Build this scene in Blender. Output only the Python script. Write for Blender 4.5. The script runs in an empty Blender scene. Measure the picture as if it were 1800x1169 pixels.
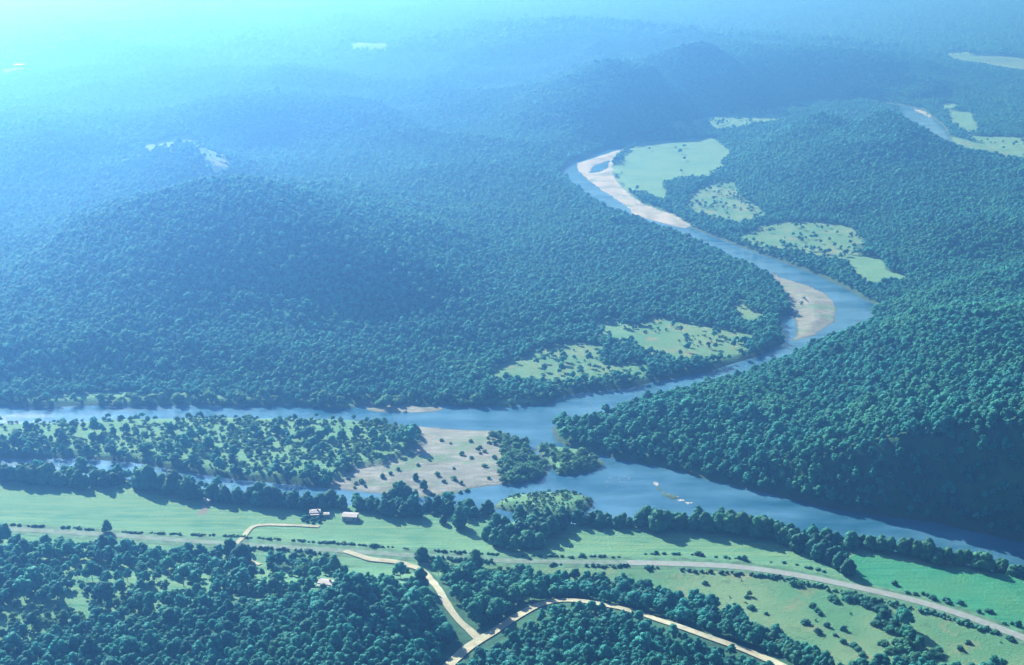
import bpy, math, random
import numpy as np
from mathutils import Vector
random.seed(7)
RNG = np.random.default_rng(11)
R = math.radians
SC = bpy.context.scene
COL = SC.collection

# ------------------------------------------------------------------ camera, sky, sun, exposure
H = 370.0; PITCH = R(16.4); F = 2500.0
cam = bpy.data.cameras.new("camera"); cam.lens = 50.0; cam.sensor_width = 36.0
cam.clip_start = 1.0; cam.clip_end = 60000.0
co = bpy.data.objects.new("camera", cam); COL.objects.link(co)
co.location = (0, 0, H); co.rotation_euler = (R(90) - PITCH, 0, 0)
SC.camera = co

SUN_EL, SUN_AZ = 29.0, -33.0      # azimuth from +Y, clockwise
w = bpy.data.worlds.new("World"); SC.world = w; w.use_nodes = True
nt = w.node_tree
bg = nt.nodes["Background"]
sky = nt.nodes.new("ShaderNodeTexSky"); sky.sky_type = 'NISHITA'; sky.sun_disc = False
sky.sun_elevation = R(SUN_EL); sky.sun_rotation = R(SUN_AZ % 360)
sky.altitude = 400; sky.air_density = 1.0; sky.dust_density = 1.0; sky.ozone_density = 3.0
nt.links.new(sky.outputs[0], bg.inputs[0]); bg.inputs[1].default_value = 0.05
sl = bpy.data.lights.new("sun", 'SUN'); sl.energy = 5.0; sl.angle = R(0.5); sl.color = (1.0, 0.97, 0.92)
so = bpy.data.objects.new("sun", sl); COL.objects.link(so)
sd = Vector((math.sin(R(SUN_AZ)) * math.cos(R(SUN_EL)), math.cos(R(SUN_AZ)) * math.cos(R(SUN_EL)), math.sin(R(SUN_EL))))
so.rotation_euler = sd.to_track_quat('Z', 'Y').to_euler(); so.location = (-600, 900, 900)
SC.view_settings.view_transform = 'Standard'; SC.view_settings.look = 'None'
SC.view_settings.exposure = 2.05; SC.view_settings.gamma = 1.0
SC.cycles.use_denoising = True
SC.cycles.volume_bounces = 0
SC.cycles.max_bounces = 6; SC.cycles.diffuse_bounces = 2; SC.cycles.glossy_bounces = 2
SC.cycles.transparent_max_bounces = 12

# ------------------------------------------------------------------ picture to world
def ray(px, py):
    a = (px - 900.0) / F; b = (584.5 - py) / F
    return a, math.cos(PITCH) + b * math.sin(PITCH), -math.sin(PITCH) + b * math.cos(PITCH)
def at_z(px, py, z=2.0):
    a, dy, dz = ray(px, py); t = (z - H) / dz
    return (a * t, dy * t)
def at_Y(px, py, Y):
    a, dy, dz = ray(px, py); t = Y / dy
    return (a * t, Y, H + dz * t)
def flat(pts, z=2.0):
    return np.array([at_z(x, y, z) for x, y in pts])

# ------------------------------------------------------------------ noise
def _h(ix, iy, s):
    n = (ix.astype(np.int64) * 374761393 + iy.astype(np.int64) * 668265263 + s * 974634777) & 0x7fffffff
    n = ((n ^ (n >> 13)) * 1274126177) & 0x7fffffff
    n = (n ^ (n >> 16)) & 0xffff
    return n / 65535.0
def vnoise(x, y, s=0):
    ix = np.floor(x); iy = np.floor(y); fx = x - ix; fy = y - iy
    fx = fx * fx * fx * (fx * (fx * 6 - 15) + 10); fy = fy * fy * fy * (fy * (fy * 6 - 15) + 10)
    a = _h(ix, iy, s); b = _h(ix + 1, iy, s); c = _h(ix, iy + 1, s); d = _h(ix + 1, iy + 1, s)
    return (a + (b - a) * fx + (c - a) * fy + (a - b - c + d) * fx * fy) * 2 - 1
def fbm(x, y, scale, oct=4, s=0):
    o = 0; a = 1.0; t = 0; f = 1.0 / scale
    for k in range(oct):
        o = o + a * vnoise(x * f + 13.7 * k, y * f - 7.1 * k, s + k); t += a; a *= 0.5; f *= 2.03
    return o / t
def sstep(a, b, v):
    t = np.clip((v - a) / (b - a), 0, 1); return t * t * (3 - 2 * t)

# ------------------------------------------------------------------ signed distances (negative inside)
CAP = 150.0
def seg_d(x, y, P, closed, W=None):
    n = len(P); best = np.full(x.shape, 1e9)
    for i in range(n if closed else n - 1):
        ax, ay = P[i]; bx, by = P[(i + 1) % n]
        dx, dy = bx - ax, by - ay; L = dx * dx + dy * dy + 1e-9
        t = np.clip(((x - ax) * dx + (y - ay) * dy) / L, 0, 1)
        d = np.hypot(x - ax - t * dx, y - ay - t * dy)
        if W is not None: d = d - (W[i] + (W[i + 1] - W[i]) * t)
        best = np.minimum(best, d)
    return best
def _pruned(x, y, P, pad, fn):
    out = np.full(x.shape, CAP)
    m = (x > P[:, 0].min() - pad) & (x < P[:, 0].max() + pad) & (y > P[:, 1].min() - pad) & (y < P[:, 1].max() + pad)
    if m.any(): out[m] = np.minimum(fn(x[m], y[m]), CAP)
    return out
def poly_sdf(x, y, P):
    def fn(x, y):
        d = seg_d(x, y, P, True); ins = np.zeros(x.shape, bool)
        n = len(P)
        for i in range(n):
            ax, ay = P[i]; bx, by = P[(i + 1) % n]
            c = (ay > y) != (by > y)
            ins ^= c & (x < (bx - ax) * (y - ay) / ((by - ay) if by != ay else 1e-9) + ax)
        return np.where(ins, -d, d)
    return _pruned(x, y, P, CAP, fn)
def line_sdf(x, y, P, W=0.0):
    W = np.full(len(P), float(W)) if np.isscalar(W) else np.array(W, float)
    return _pruned(x, y, P, CAP + W.max(), lambda x, y: seg_d(x, y, P, False, W))
def union(x, y, polys):
    o = np.full(x.shape, CAP)
    for p in polys: o = np.minimum(o, poly_sdf(x, y, p))
    return o

def edge(x, y):
    return fbm(x, y, 40, 3, 60) * (2.5 + 13 * sstep(1000, 1200, y))
# ------------------------------------------------------------------ plan of the valley
WATER = [flat(p, 0) for p in [
 # main river, both channels round the island
 [(-500,706),(0,712),(60,716),(200,714),(350,713),(540,712),(640,713),(770,712),(860,714),(985,712),(1010,716),(985,740),(968,752),
  (975,775),(1005,788),(1080,806),(1180,826),(1260,846),(1340,866),(1430,886),(1580,912),(1650,922),(1800,955),(2000,1000),(2600,1120),
  (2600,1240),(2000,1075),(1800,1020),(1700,995),(1620,978),(1560,968),(1500,958),(1420,944),(1350,932),(1250,922),(1150,922),(1040,922),(950,922),
  (900,918),(850,900),(800,897),(720,894),(650,890),(560,890),(480,880),(400,868),(300,852),(200,840),(100,836),(0,832),(-500,820),
  (-500,800),(0,806),(68,808),(136,806),(226,812),(320,828),(434,846),(500,852),(575,860),(608,864),(670,871),(735,876),(789,871),(836,860),(897,853),
  (930,848),(969,835),(962,820),(945,798),(922,774),(883,756),(800,754),(717,748),(626,741),(500,738),(400,737),(240,739),(120,744),(0,746),(-500,748)],
 ]]
ISL = [flat(p, 0) for p in [
 [(937,781),(985,787),(1024,792),(1050,803),(1071,817),(1042,831),(1005,836),(977,837),(966,820),(950,800)],
 [(865,893),(880,880),(905,871),(960,866),(1010,867),(1040,878),(1036,892),(1018,905),(985,914),(940,910),(900,902)],
 [(536,709),(580,709),(618,712),(640,716),(610,718),(545,717)],
 [(637,709),(700,708),(760,711),(785,719),(770,724),(740,727),(705,727),(660,725),(640,720)],
 [(790,711),(830,710),(858,716),(838,720),(800,716)],
 [(858,709),(900,710),(908,716),(870,717)],
 [(1150,852),(1158,856),(1170,866),(1190,875),(1186,878),(1165,870),(1152,860)],
 ]]
TRIB = [(985,728,28),(1050,708,26),(1120,697,19),(1200,676,17),(1280,657,15),(1350,634,13),(1400,609,13),(1450,588,16),(1490,562,20),(1496,540,26),
 (1460,517,26),(1400,489,26),(1340,464,25),(1280,440,20),(1230,420,20),(1170,396,23),(1110,374,24),(1065,345,28),(1022,308,34),(1030,288,24),
 (1090,260,16),(1140,238,16),(1200,214,14),(1300,193,14),(1420,181,18),(1540,181,18),(1600,192,24),(1625,222,34),(1630,250,42),(1650,275,26),(1700,300,16),(1850,310,14)]
TRIB_P = flat([t[:2] for t in TRIB], 0); TRIB_W = [t[2] for t in TRIB]
BACKCH = flat([(1388,560),(1388,585),(1393,600)], 0)
TGRAV = [flat(p, 0) for p in [
 [(1125,248),(1090,262),(1050,275),(1013,287),(1010,297),(1032,318),(1065,341),(1095,362),(1116,380),(1170,395),(1205,403),(1214,397),(1185,380),(1150,368),(1130,360),(1110,346),(1092,330),(1078,312),(1075,290),(1090,272),(1112,260)],
 [(1355,472),(1370,488),(1415,500),(1450,515),(1467,530),(1473,550),(1468,566),(1433,590),(1395,602),(1385,600),(1400,590),(1400,570),(1385,530),(1360,500)],
 [(1600,188),(1625,196),(1640,207),(1632,208),(1612,198)],
 ]]
POOL = flat([(1038,304),(1045,291),(1070,283),(1068,294),(1052,303)], 0)
GRAV = TGRAV + [flat(p, 0) for p in [
 [(690,748),(800,752),(885,754),(925,774),(962,818),(974,834),(930,850),(897,855),(836,862),(789,873),(735,878),(670,873),(608,866),(578,858),(583,849),(626,824),(673,819),(717,797),(745,780),(735,762)],
 ]] + [ISL[3], ISL[4]]
GRASSY_ISL = [ISL[0], ISL[1], ISL[2], ISL[5], ISL[6]]

# open ground: (points, kind, tree density). kinds: 0 meadow, 1 dry pasture, 2 deep green crop
OPEN = [
 ([(-500,842),(0,846),(130,852),(250,858),(330,872),(400,880),(500,892),(600,898),(700,903),(800,915),(860,930),(920,938),(985,925),(1100,925),(1200,932),(1300,942),(1370,952),(1410,972),(1450,995),(1475,1012),
   (1300,990),(1150,984),(950,980),(850,975),(650,960),(400,943),(200,931),(0,925),(-500,915)], 0, 0),
 ([(1475,962),(1560,968),(1620,985),(1700,1000),(1800,1012),(2000,1050),(2600,1200),(2600,1500),(2000,1180),(1800,1102),(1650,1055),(1520,1022),(1490,1005)], 2, 0),
 ([(880,990),(1000,992),(1200,1000),(1330,1008),(1400,1020),(1450,1032),(1520,1048),(1552,1066),(1562,1100),(1610,1150),(1700,1230),(1480,1230),(1420,1169),(1380,1130),(1300,1092),(1200,1060),(1140,1044),(1040,1026),(970,1025),(930,1010)], 1, 0),
 ([(1560,1058),(1640,1075),(1800,1130),(2000,1210),(2400,1400),(1700,1230),(1620,1150),(1585,1100)], 1, 0),
 ([(425,948),(480,962),(490,985),(470,1000),(445,1000),(425,975),(412,958)], 0, 0),
 ([(440,1045),(480,1015),(560,1005),(620,1008),(700,990),(720,1000),(690,1022),(620,1035),(612,1052),(560,1066),(500,1068),(430,1062)], 0, .22),
 ([(480,962),(620,970),(760,982),(880,992),(880,1004),(760,1006),(620,1000),(520,992)], 0, .5),
 ([(820,985),(900,990),(960,1030),(930,1050),(870,1030),(820,1005)], 1, .38),
 ([(181,1075),(240,1068),(280,1090),(271,1110),(210,1105)], 0, .2),
 ([(0,1092),(60,1088),(150,1098),(165,1120),(120,1148),(60,1150),(20,1125)], 1, .2),
 ([(270,1050),(300,1058),(330,1080),(300,1085)], 0, .3),
 ([(85,765),(180,745),(300,740),(420,748),(440,770),(380,786),(300,790),(200,794),(110,790)], 0, .05),
 ([(430,735),(700,748),(745,768),(700,800),(620,828),(500,838),(450,825),(440,790)], 0, .42),
 ([(30,701),(60,696),(200,691),(330,686),(335,696),(200,701),(60,708)], 0, .02),
 ([(1085,285),(1100,265),(1125,250),(1180,247),(1252,242),(1280,262),(1266,290),(1248,310),(1200,312),(1165,322),(1172,345),(1160,352),(1130,337),(1102,334),(1085,318),(1078,300)], 0, 0.004),
 ([(1170,232),(1225,210),(1300,192),(1382,182),(1382,208),(1290,224),(1210,242)], 0, .05),
 ([(1393,188),(1420,186),(1420,191),(1398,193)], 0, 0),
 ([(1205,348),(1236,320),(1290,322),(1292,342),(1325,362),(1360,378),(1300,390),(1265,386),(1230,376),(1198,362)], 1, .05),
 ([(1295,415),(1340,397),(1420,391),(1480,396),(1520,425),(1510,448),(1490,458),(1450,454),(1400,442),(1340,434)], 1, .05),
 ([(1484,452),(1540,451),(1587,489),(1550,497),(1522,498),(1500,475)], 0, 0),
 ([(1645,183),(1680,180),(1680,190),(1660,192)], 0, 0),
 ([(1664,195),(1703,196),(1727,230),(1698,233),(1670,214)], 0, 0),
 ([(1672,240),(1720,252),(1790,278),(1850,292),(1790,287),(1730,272),(1690,266)], 1, 0),
 ([(1700,239),(1800,243),(1900,250),(1900,282),(1800,277),(1755,266)], 0, .01),
 ([(1650,101),(1700,99),(1705,104),(1660,105)], 0, 0),
 ([(1650,106),(1800,105),(1950,106),(1950,126),(1750,126),(1690,119)], 1, 0),
 ([(1740,292),(1800,297),(1850,305),(1800,303)], 1, 0),
 ([(1110,575),(1150,558),(1250,577),(1312,592),(1316,622),(1250,636),(1185,646),(1165,632),(1125,610)], 1, .03),
 ([(1272,540),(1300,526),(1350,555),(1342,584),(1300,572)], 1, .03),
 ([(860,655),(935,622),(1000,606),(1045,610),(1065,636),(1130,642),(1132,664),(1040,674),(960,676),(885,670)], 1, .04),
 ([(1360,500),(1385,505),(1430,520),(1410,545),(1385,540)], 0, .2),
 ([(1000,575),(1080,560),(1120,575),(1120,600),(1060,600)], 0, .55),
 ([(-500,822),(0,834),(300,850),(480,876),(560,888),(720,892),(860,900),(940,908),(1000,920),(1200,920),(1420,942),(1600,974),(1800,1018),(1800,1030),(1400,972),(1200,936),(1000,930),(860,932),(500,896),(300,872),(100,856),(-500,846)], 0, .05),
 ([(-100,742),(100,738),(400,728),(620,736),(720,744),(760,756),(740,768),(560,762),(300,760),(140,762),(-100,760)], 0, .03),
 ([(-100,740),(430,730),(760,752),(740,775),(600,838),(430,832),(200,800),(-100,790)], 0, .17),
 ([(-60,699),(0,702),(60,708),(200,701),(340,696),(345,716),(200,717),(-60,716)], 0, .04),
 ([(460,1000),(720,1000),(760,1040),(700,1080),(560,1080),(440,1072),(420,1030)], 0, .55),
 ([(100,1060),(300,1050),(340,1090),(280,1130),(120,1160),(0,1155),(0,1090)], 0, .46),
 ([(330,690),(600,702),(850,702),(950,700),(1000,690),(1000,700),(960,712),(850,708),(540,708),(340,710)], 0, .45),
 ([(0,935),(420,955),(400,985),(440,1060),(330,1120),(0,1169)], 0, .50),
 ([(850,905),(1000,905),(1010,925),(985,950),(960,972),(850,975),(840,950)], 0, .0),
 ([(1380,945),(1420,945),(1500,1000),(1500,1020),(1460,1015)], 0, 0),
 ([(740,1000),(900,1010),(960,1045),(880,1085),(820,1060)], 0, .7),
]
OPEN_P = [(flat(p, 3), k, d) for p, k, d in OPEN]
# flat valley floor, which the hills rise from
VALLEY = [flat(p, 3) for p in [
 [(-700,690),(0,690),(330,684),(600,702),(850,702),(866,650),(1000,605),(1120,560),(1280,520),(1360,480),(1400,560),(1385,625),(1200,680),(1000,722),(964,756),
  (1005,788),(1180,826),(1430,886),(1650,922),(2000,1000),(2600,1120),(2600,1600),(1800,1250),(1500,1180),(1400,1140),(1300,1090),(1150,1045),(1040,1024),(880,1000),(700,975),(430,972),(400,955),(200,934),(0,928),(-700,915)],
 [(1085,285),(1125,250),(1180,248),(1255,243),(1285,262),(1262,310),(1300,340),(1360,375),(1430,388),(1490,394),(1530,430),(1595,490),(1530,505),(1500,540),(1400,490),(1280,440),(1100,370),(1060,330),(1040,300)],
 [(1195,222),(1300,192),(1420,180),(1430,192),(1290,217),(1225,232)],
 [(1590,185),(1660,175),(1720,190),(1800,225),(2000,240),(2000,300),(1800,308),(1720,290),(1660,287),(1610,275),(1600,220)],
 ]]
# control points of the hills: (px, py, ground distance) at canopy level, or with 'z'
CPY = [
 (1350,768,930),(1500,722,896),(1650,694,870),(1800,672,846),(2100,640,812),(2400,620,800),
 (1170,692,1010),(1300,650,1060),(1480,572,1120),(1560,530,1150),(1700,500,1170),(1800,488,1160),(2100,480,1160),(1800,590,1000),(1600,630,990),(1450,680,985),
 (1290,252,2250),(1350,228,2230),(1440,184,2200),(1540,190,2130),(1585,222,2050),(1620,270,1920),(1660,292,1830),(1750,322,1740),(1800,334,1690),(2000,330,1650),
 (1500,300,1850),(1500,380,1600),(1650,400,1500),(1800,430,1400),(1700,350,1560),(1350,290,2000),
 (950,215,2380),(1000,160,2420),(1060,120,2520),(1150,92,2640),(1250,76,2840),(1400,80,3020),(1550,102,3060),(1650,126,3020),(1400,82,3250),(1150,94,2850),(1250,78,3050),(1060,122,2700),
 (900,35,3850),(1000,38,3750),(1200,56,3500),(800,60,3950),
 (40,452,1380),(150,388,1370),(240,333,1380),(330,295,1400),(430,288,1420),(540,312,1430),(650,357,1430),(750,393,1440),(850,430,1450),
 (250,420,1290),(430,400,1290),(600,400,1310),(400,520,1200),(250,520,1200),(130,520,1220),(600,520,1210),(750,500,1260),
 (400,600,1122),(200,600,1122),(0,600,1122),(600,605,1125),(-300,600,1122),(-200,480,1380),
 (0,250,2050),(120,238,2100),(200,200,2350),(300,246,1980),(380,272,1900),(450,178,2350),(600,188,2350),(750,222,2280),
 (200,150,2850),(400,118,2950),(700,118,3000),(100,90,3450),(300,70,3700),(600,48,4200),(-300,200,2400),
]
CPZ = [
 (1195,240,3),(1225,232,3),(1260,226,3),(1300,222,3),(1360,212,4),
 (1690,230,4),(1800,262,4),(1850,232,6),(1800,200,10),(1950,250,6),(1620,235,3),(1680,270,4),(1760,285,6),(2050,280,8),(1720,160,12),
 (700,600,14),(850,560,16),(950,500,14),(950,450,16),(1000,400,22),(900,330,36),(1000,310,25),(800,300,30),(1100,520,12),(1250,500,8),(900,240,30),
 (60,400,4),(0,370,4),(130,330,8),(480,250,12),(620,280,14),(700,330,16),(250,300,14),(300,200,5),(550,140,4),(850,140,30),(850,200,28),
 (1700,485,16),(1850,480,20),(1620,470,12),(1280,300,10),(1320,360,8),(1480,240,45),
 (1250,203,4),(1400,182,4),(1550,180,6),(1120,250,4),(960,300,14),
 (1400,62,6),(1600,80,6),(1750,60,8),(1700,20,20),(1500,30,8),(1200,20,24),(900,10,20),(600,5,30),(200,20,30),(0,40,20),(0,130,8),(1750,150,12),(1700,160,22),(1600,150,30),
 (0,930,5),(200,940,6),(0,1050,16),(200,1010,18),(130,1169,28),(0,1169,30),(400,1120,24),(430,1000,8),(600,1000,10),(640,1080,30),(500,1169,26),(760,1060,14),(842,1126,12),(780,1169,14),
 (700,1169,26),(900,1060,14),(1000,1075,20),(1050,1140,30),(1000,1200,36),(1150,1140,30),(1250,1169,24),(1320,1169,12),(-300,1100,25),(500,1300,40),(1000,1400,50),(0,1400,50),(1200,1300,30),(900,1169,24),
]
def tps_fit():
    U, Z = [], []
    for px, py, Y in CPY:
        x, y, z = at_Y(px, py, Y); U.append((x / y, math.log(y))); Z.append(max(z - 7.0, 2.0))
    for px, py, z in CPZ:
        x, y = at_z(px, py, z); U.append((x / y, math.log(y))); Z.append(z)
    for u in (-.7, -.35, 0, .35, .7):
        for Y, z in ((300, 60), (9000, 25), (14000, 30)):
            U.append((u, math.log(Y))); Z.append(z)
    U = np.array(U); Z = np.array(Z); n = len(U)
    D = np.hypot(U[:, None, 0] - U[None, :, 0], U[:, None, 1] - U[None, :, 1])
    K = np.where(D > 1e-9, D * D * np.log(D + 1e-12), 0) - np.eye(n) * 2e-4 * -1
    Pm = np.c_[np.ones(n), U]
    A = np.zeros((n + 3, n + 3)); A[:n, :n] = K; A[:n, n:] = Pm; A[n:, :n] = Pm.T
    return U, np.linalg.solve(A, np.r_[Z, 0, 0, 0])
TU, TC = tps_fit()
def tps(x, y):
    s = x.shape; x = x.ravel(); y = np.maximum(y.ravel(), 150.0)
    u = np.clip(x / y, -.75, .75); v = np.log(np.clip(y, 300, 14000)); o = np.empty(len(u))
    for i in range(0, len(u), 60000):
        j = slice(i, i + 60000)
        D2 = (u[j, None] - TU[None, :, 0]) ** 2 + (v[j, None] - TU[None, :, 1]) ** 2
        o[j] = (0.5 * D2 * np.log(D2 + 1e-12)) @ TC[:-3] + TC[-3] + TC[-2] * u[j] + TC[-1] * v[j]
    return o.reshape(s)

HWY = flat([(-500,914),(-200,920),(0,929),(200,941),(420,957),(600,968),(750,978),(900,986),(1000,988),(1102,989),(1216,992),(1310,998),(1400,1011),(1458,1022),(1537,1039),(1616,1058),(1695,1082),(1773,1111),(1850,1142),(2000,1205),(2200,1290)], 4.5)
def water_sdf(x, y):
    d = union(x, y, WATER)
    t = line_sdf(x, y, TRIB_P, TRIB_W)
    t = np.minimum(t, line_sdf(x, y, BACKCH, [8, 8, 7]))
    d = np.minimum(d, t)
    isl = union(x, y, ISL + TGRAV)
    d = np.maximum(d, -isl)
    d = np.minimum(d, poly_sdf(x, y, POOL))
    return d + 1.8 * fbm(x, y, 22, 3, 40) + 2.0 * fbm(x, y, 70, 2, 44)
def height(x, y, full=False):
    h = tps(x, y)
    h = np.clip(h, 2, 140)
    far = sstep(1700, 3600, y)
    h = h + fbm(x, y, 210, 4, 3) * (5 + 5 * far) + (fbm(x, y, 520, 4, 9)) * 12 * far * sstep(-20, 60, h)
    ridg = 1 - np.abs(fbm(x, y, 300, 2, 21)) * 2
    h = h + (ridg - .88) * (24 + 6 * sstep(2600, 5000, y)) * sstep(10, 40, h)
    h = np.maximum(h, 3.5)
    val = union(x, y, VALLEY)
    wd = water_sdf(x, y)
    wid = 64 - 36 * sstep(2300, 2500, y) - 38 * sstep(60, 160, x) * (1 - sstep(980, 1080, y))
    m = sstep(2, wid, np.minimum(val, wd))
    gr = union(x, y, GRAV)
    bank = np.where(gr < 0, 1.3, 3.4) + fbm(x, y, 90, 3, 30) * .5
    bw = np.where(gr < 4, 26.0, 7.0)
    fl = np.where(wd > 0, .25 + bank * np.clip(wd / bw, 0, 1), .25 + np.clip(wd / 8, -1, 0) * 2.4)
    z = fl + (h - fl) * m
    hd = line_sdf(x, y, HWY, 9.0)
    k = 1 - sstep(0, 14, hd)
    z = z * (1 - k) + 4.4 * k
    if full: return z, wd, gr, hd, m
    return z
def drape(px, py):
    a, dy, dz = ray(px, py)
    ts = np.geomspace(560, 9000, 900)
    X = a * ts; Yv = dy * ts; Zr = H + dz * ts
    g = height(X, Yv); below = np.nonzero(Zr < g)[0]
    i = below[0] if len(below) else len(ts) - 1
    t0, t1 = ts[max(i - 1, 0)], ts[i]
    f0 = (H + dz * t0) - g[max(i - 1, 0)]; f1 = Zr[i] - g[i]
    t = t0 + (t1 - t0) * f0 / (f0 - f1 + 1e-9) if f0 != f1 else t1
    return (a * t, dy * t)
def drapes(p): return np.array([drape(*q) for q in p])

DIRT = drapes([(780,1185),(791,1169),(817,1144),(842,1127),(870,1110),(900,1090),(920,1078),(941,1067),(965,1060),(995,1057),(1032,1060),(1070,1067),(1121,1079),(1168,1095),(1216,1111),(1263,1128),(1310,1144),(1358,1164),(1420,1195)])
DIRT2 = drapes([(606,969),(630,977),(648,983),(665,985),(693,988),(716,994),(744,1005),(763,1027),(782,1056),(796,1078),(810,1095),(826,1109),(840,1124)])
TRACK = drapes([(561,926),(515,924),(470,923),(443,927),(428,944),(414,961),(430,981),(457,993)])
DRIVE = drapes([(405,1048),(440,1056),(500,1053),(560,1048),(580,1044)])
CLEAR = [(drapes(p), k, d) for p, k, d in [
 ([(255,252),(300,238),(340,236),(338,254),(300,262),(265,264)], 1, 0),
 ([(332,244),(350,262),(356,280),(372,292),(402,294),(394,272),(372,264),(352,244)], 1, .05),
 ([(616,74),(680,73),(682,84),(618,85)], 1, 0),
 ([(0,122),(55,120),(55,124),(0,127)], 1, 0),
 ([(1430,44),(1452,46),(1450,51),(1428,49)], 1, 0),
 ([(1340,20),(1358,20),(1356,24),(1340,24)], 1, 0),
 ]]
OPEN_P = OPEN_P + CLEAR

# ------------------------------------------------------------------ materials
def mat(name):
    m = bpy.data.materials.new(name); m.use_nodes = True
    n = m.node_tree.nodes; return m, m.node_tree, n["Principled BSDF"]
def N(t, typ, **kw):
    n = t.nodes.new(typ)
    for k, v in kw.items():
        if k[0] == 'i' and k[1:].isdigit(): n.inputs[int(k[1:])].default_value = v
        else: setattr(n, k, v)
    return n
def mixc(t, f, a, b):
    m = t.nodes.new("ShaderNodeMix"); m.data_type = 'RGBA'
    for s, v in ((0, f), (6, a), (7, b)):
        if hasattr(v, 'is_output'): t.links.new(v, m.inputs[s])
        else: m.inputs[s].default_value = v if s == 0 else (*v, 1) if len(v) == 3 else v
    return m.outputs[2]
def ramp(t, fac, lo, hi, a=0.0, b=1.0):
    m = t.nodes.new("ShaderNodeMapRange"); m.clamp = True
    t.links.new(fac, m.inputs[0]); m.inputs[1].default_value = lo; m.inputs[2].default_value = hi
    m.inputs[3].default_value = a; m.inputs[4].default_value = b
    return m.outputs[0]
def noise(t, scale, detail=3.0, rough=.55, vec=None, sx=1.0, sy=1.0, rot=0.0):
    g = t.nodes.new("ShaderNodeNewGeometry"); mp = t.nodes.new("ShaderNodeMapping")
    mp.inputs[3].default_value = (sx, sy, 1); mp.inputs[2].default_value = (0, 0, rot)
    t.links.new(g.outputs[0], mp.inputs[0])
    n = t.nodes.new("ShaderNodeTexNoise"); n.inputs["Scale"].default_value = scale
    n.inputs["Detail"].default_value = detail; n.inputs["Roughness"].default_value = rough
    t.links.new(mp.outputs[0], n.inputs["Vector"]); return n.outputs[0]
def mth(t, op, a, b):
    m = t.nodes.new("ShaderNodeMath"); m.operation = op
    for i, v in enumerate((a, b)):
        if hasattr(v, 'is_output'): t.links.new(v, m.inputs[i])
        else: m.inputs[i].default_value = v
    return m.outputs[0]
def attr(t, name):
    a = t.nodes.new("ShaderNodeAttribute"); a.attribute_name = name; return a.outputs["Fac"]

def ground_material():
    m, t, p = mat("ground")
    p.inputs["Roughness"].default_value = 1.0
    p.inputs["Specular IOR Level"].default_value = 0.1
    n1 = noise(t, .02, 5); n2 = noise(t, .12, 4); n3 = noise(t, .6, 3); stripe = noise(t, .05, 3, .5, None, 1.0, 9.0, R(4))
    floor_ = mixc(t, ramp(t, n2, .35, .65), (.014, .060, .045), (.030, .100, .065))
    mead = mixc(t, ramp(t, n1, .38, .64), (.036, .140, .095), (.072, .185, .120))
    mead = mixc(t, ramp(t, stripe, .40, .60, 0, .8), mead, (.092, .20, .13))
    mead = mixc(t, ramp(t, n3, .52, .75, 0, .35), mead, (.035, .11, .075))
    dry = mixc(t, ramp(t, n1, .40, .62), (.050, .150, .090), (.092, .172, .106))
    dry = mixc(t, ramp(t, noise(t, .035, 6, .65), .54, .70, 0, .8), dry, (.17, .155, .11))
    dry = mixc(t, ramp(t, noise(t, .16, 4, .6), .56, .72, 0, .65), dry, (.03, .09, .055))
    deep = mixc(t, ramp(t, stripe, .35, .65), (.014, .130, .085), (.028, .170, .105))
    deep = mixc(t, ramp(t, n1, .5, .7, 0, .5), deep, (.05, .16, .085))
    mead = mixc(t, ramp(t, noise(t, .16, 2, .5, None, .12, 2.2, R(-6)), .50, .66, 0, .5), mead, (.12, .21, .105))
    mead = mixc(t, ramp(t, attr(t, "dry"), .3, .7), mead, dry)
    mead = mixc(t, ramp(t, attr(t, "deep"), .3, .7), mead, deep)
    wob = mth(t, 'MULTIPLY', mth(t, 'SUBTRACT', noise(t, .09, 5, .7), .5), 14.0)
    om = mth(t, 'ADD', attr(t, "open"), mth(t, 'MULTIPLY', wob, .45))
    c = mixc(t, ramp(t, om, -1.0, 1.5, 1, 0), floor_, mead)
    # gravel bars with scattered grass
    gr = mixc(t, ramp(t, noise(t, .05, 6, .65), .35, .68), (.095, .12, .125), (.175, .20, .21))
    gr = mixc(t, ramp(t, noise(t, .3, 4, .7), .50, .68, 0, .6), gr, (.11, .14, .09))
    gr = mixc(t, ramp(t, noise(t, .06, 5, .6, None, 1, 3.5, R(28)), .50, .60, 0, .5), gr, (.235, .25, .26))
    gr = mixc(t, ramp(t, noise(t, .022, 5, .6, None, 1, 2.2, R(25)), .52, .63, 0, .7), gr, (.06, .15, .085))
    gr = mixc(t, mth(t, 'MULTIPLY', attr(t, "sand"), ramp(t, noise(t, .03, 4, .6), .36, .58)), gr, (.27, .27, .27))
    gm = mth(t, 'ADD', attr(t, "gravel"), wob)
    c = mixc(t, ramp(t, gm, -1.5, 2.0, 1, 0), c, gr)
    # brown ploughed garden plot
    c = mixc(t, ramp(t, attr(t, "plot"), -1, 1, 1, 0), c, (.12, .125, .12))
    # wet mud at the waterline
    wet = ramp(t, attr(t, "wsd"), .2, 4.0, 1, 0)
    c = mixc(t, mth(t, 'MULTIPLY', wet, .75), c, (.035, .05, .045))
    t.links.new(c, p.inputs["Base Color"])
    b = t.nodes.new("ShaderNodeBump"); b.inputs["Strength"].default_value = .6; b.inputs["Distance"].default_value = .8
    t.links.new(n3, b.inputs["Height"]); t.links.new(b.outputs[0], p.inputs["Normal"])
    return m

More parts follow.
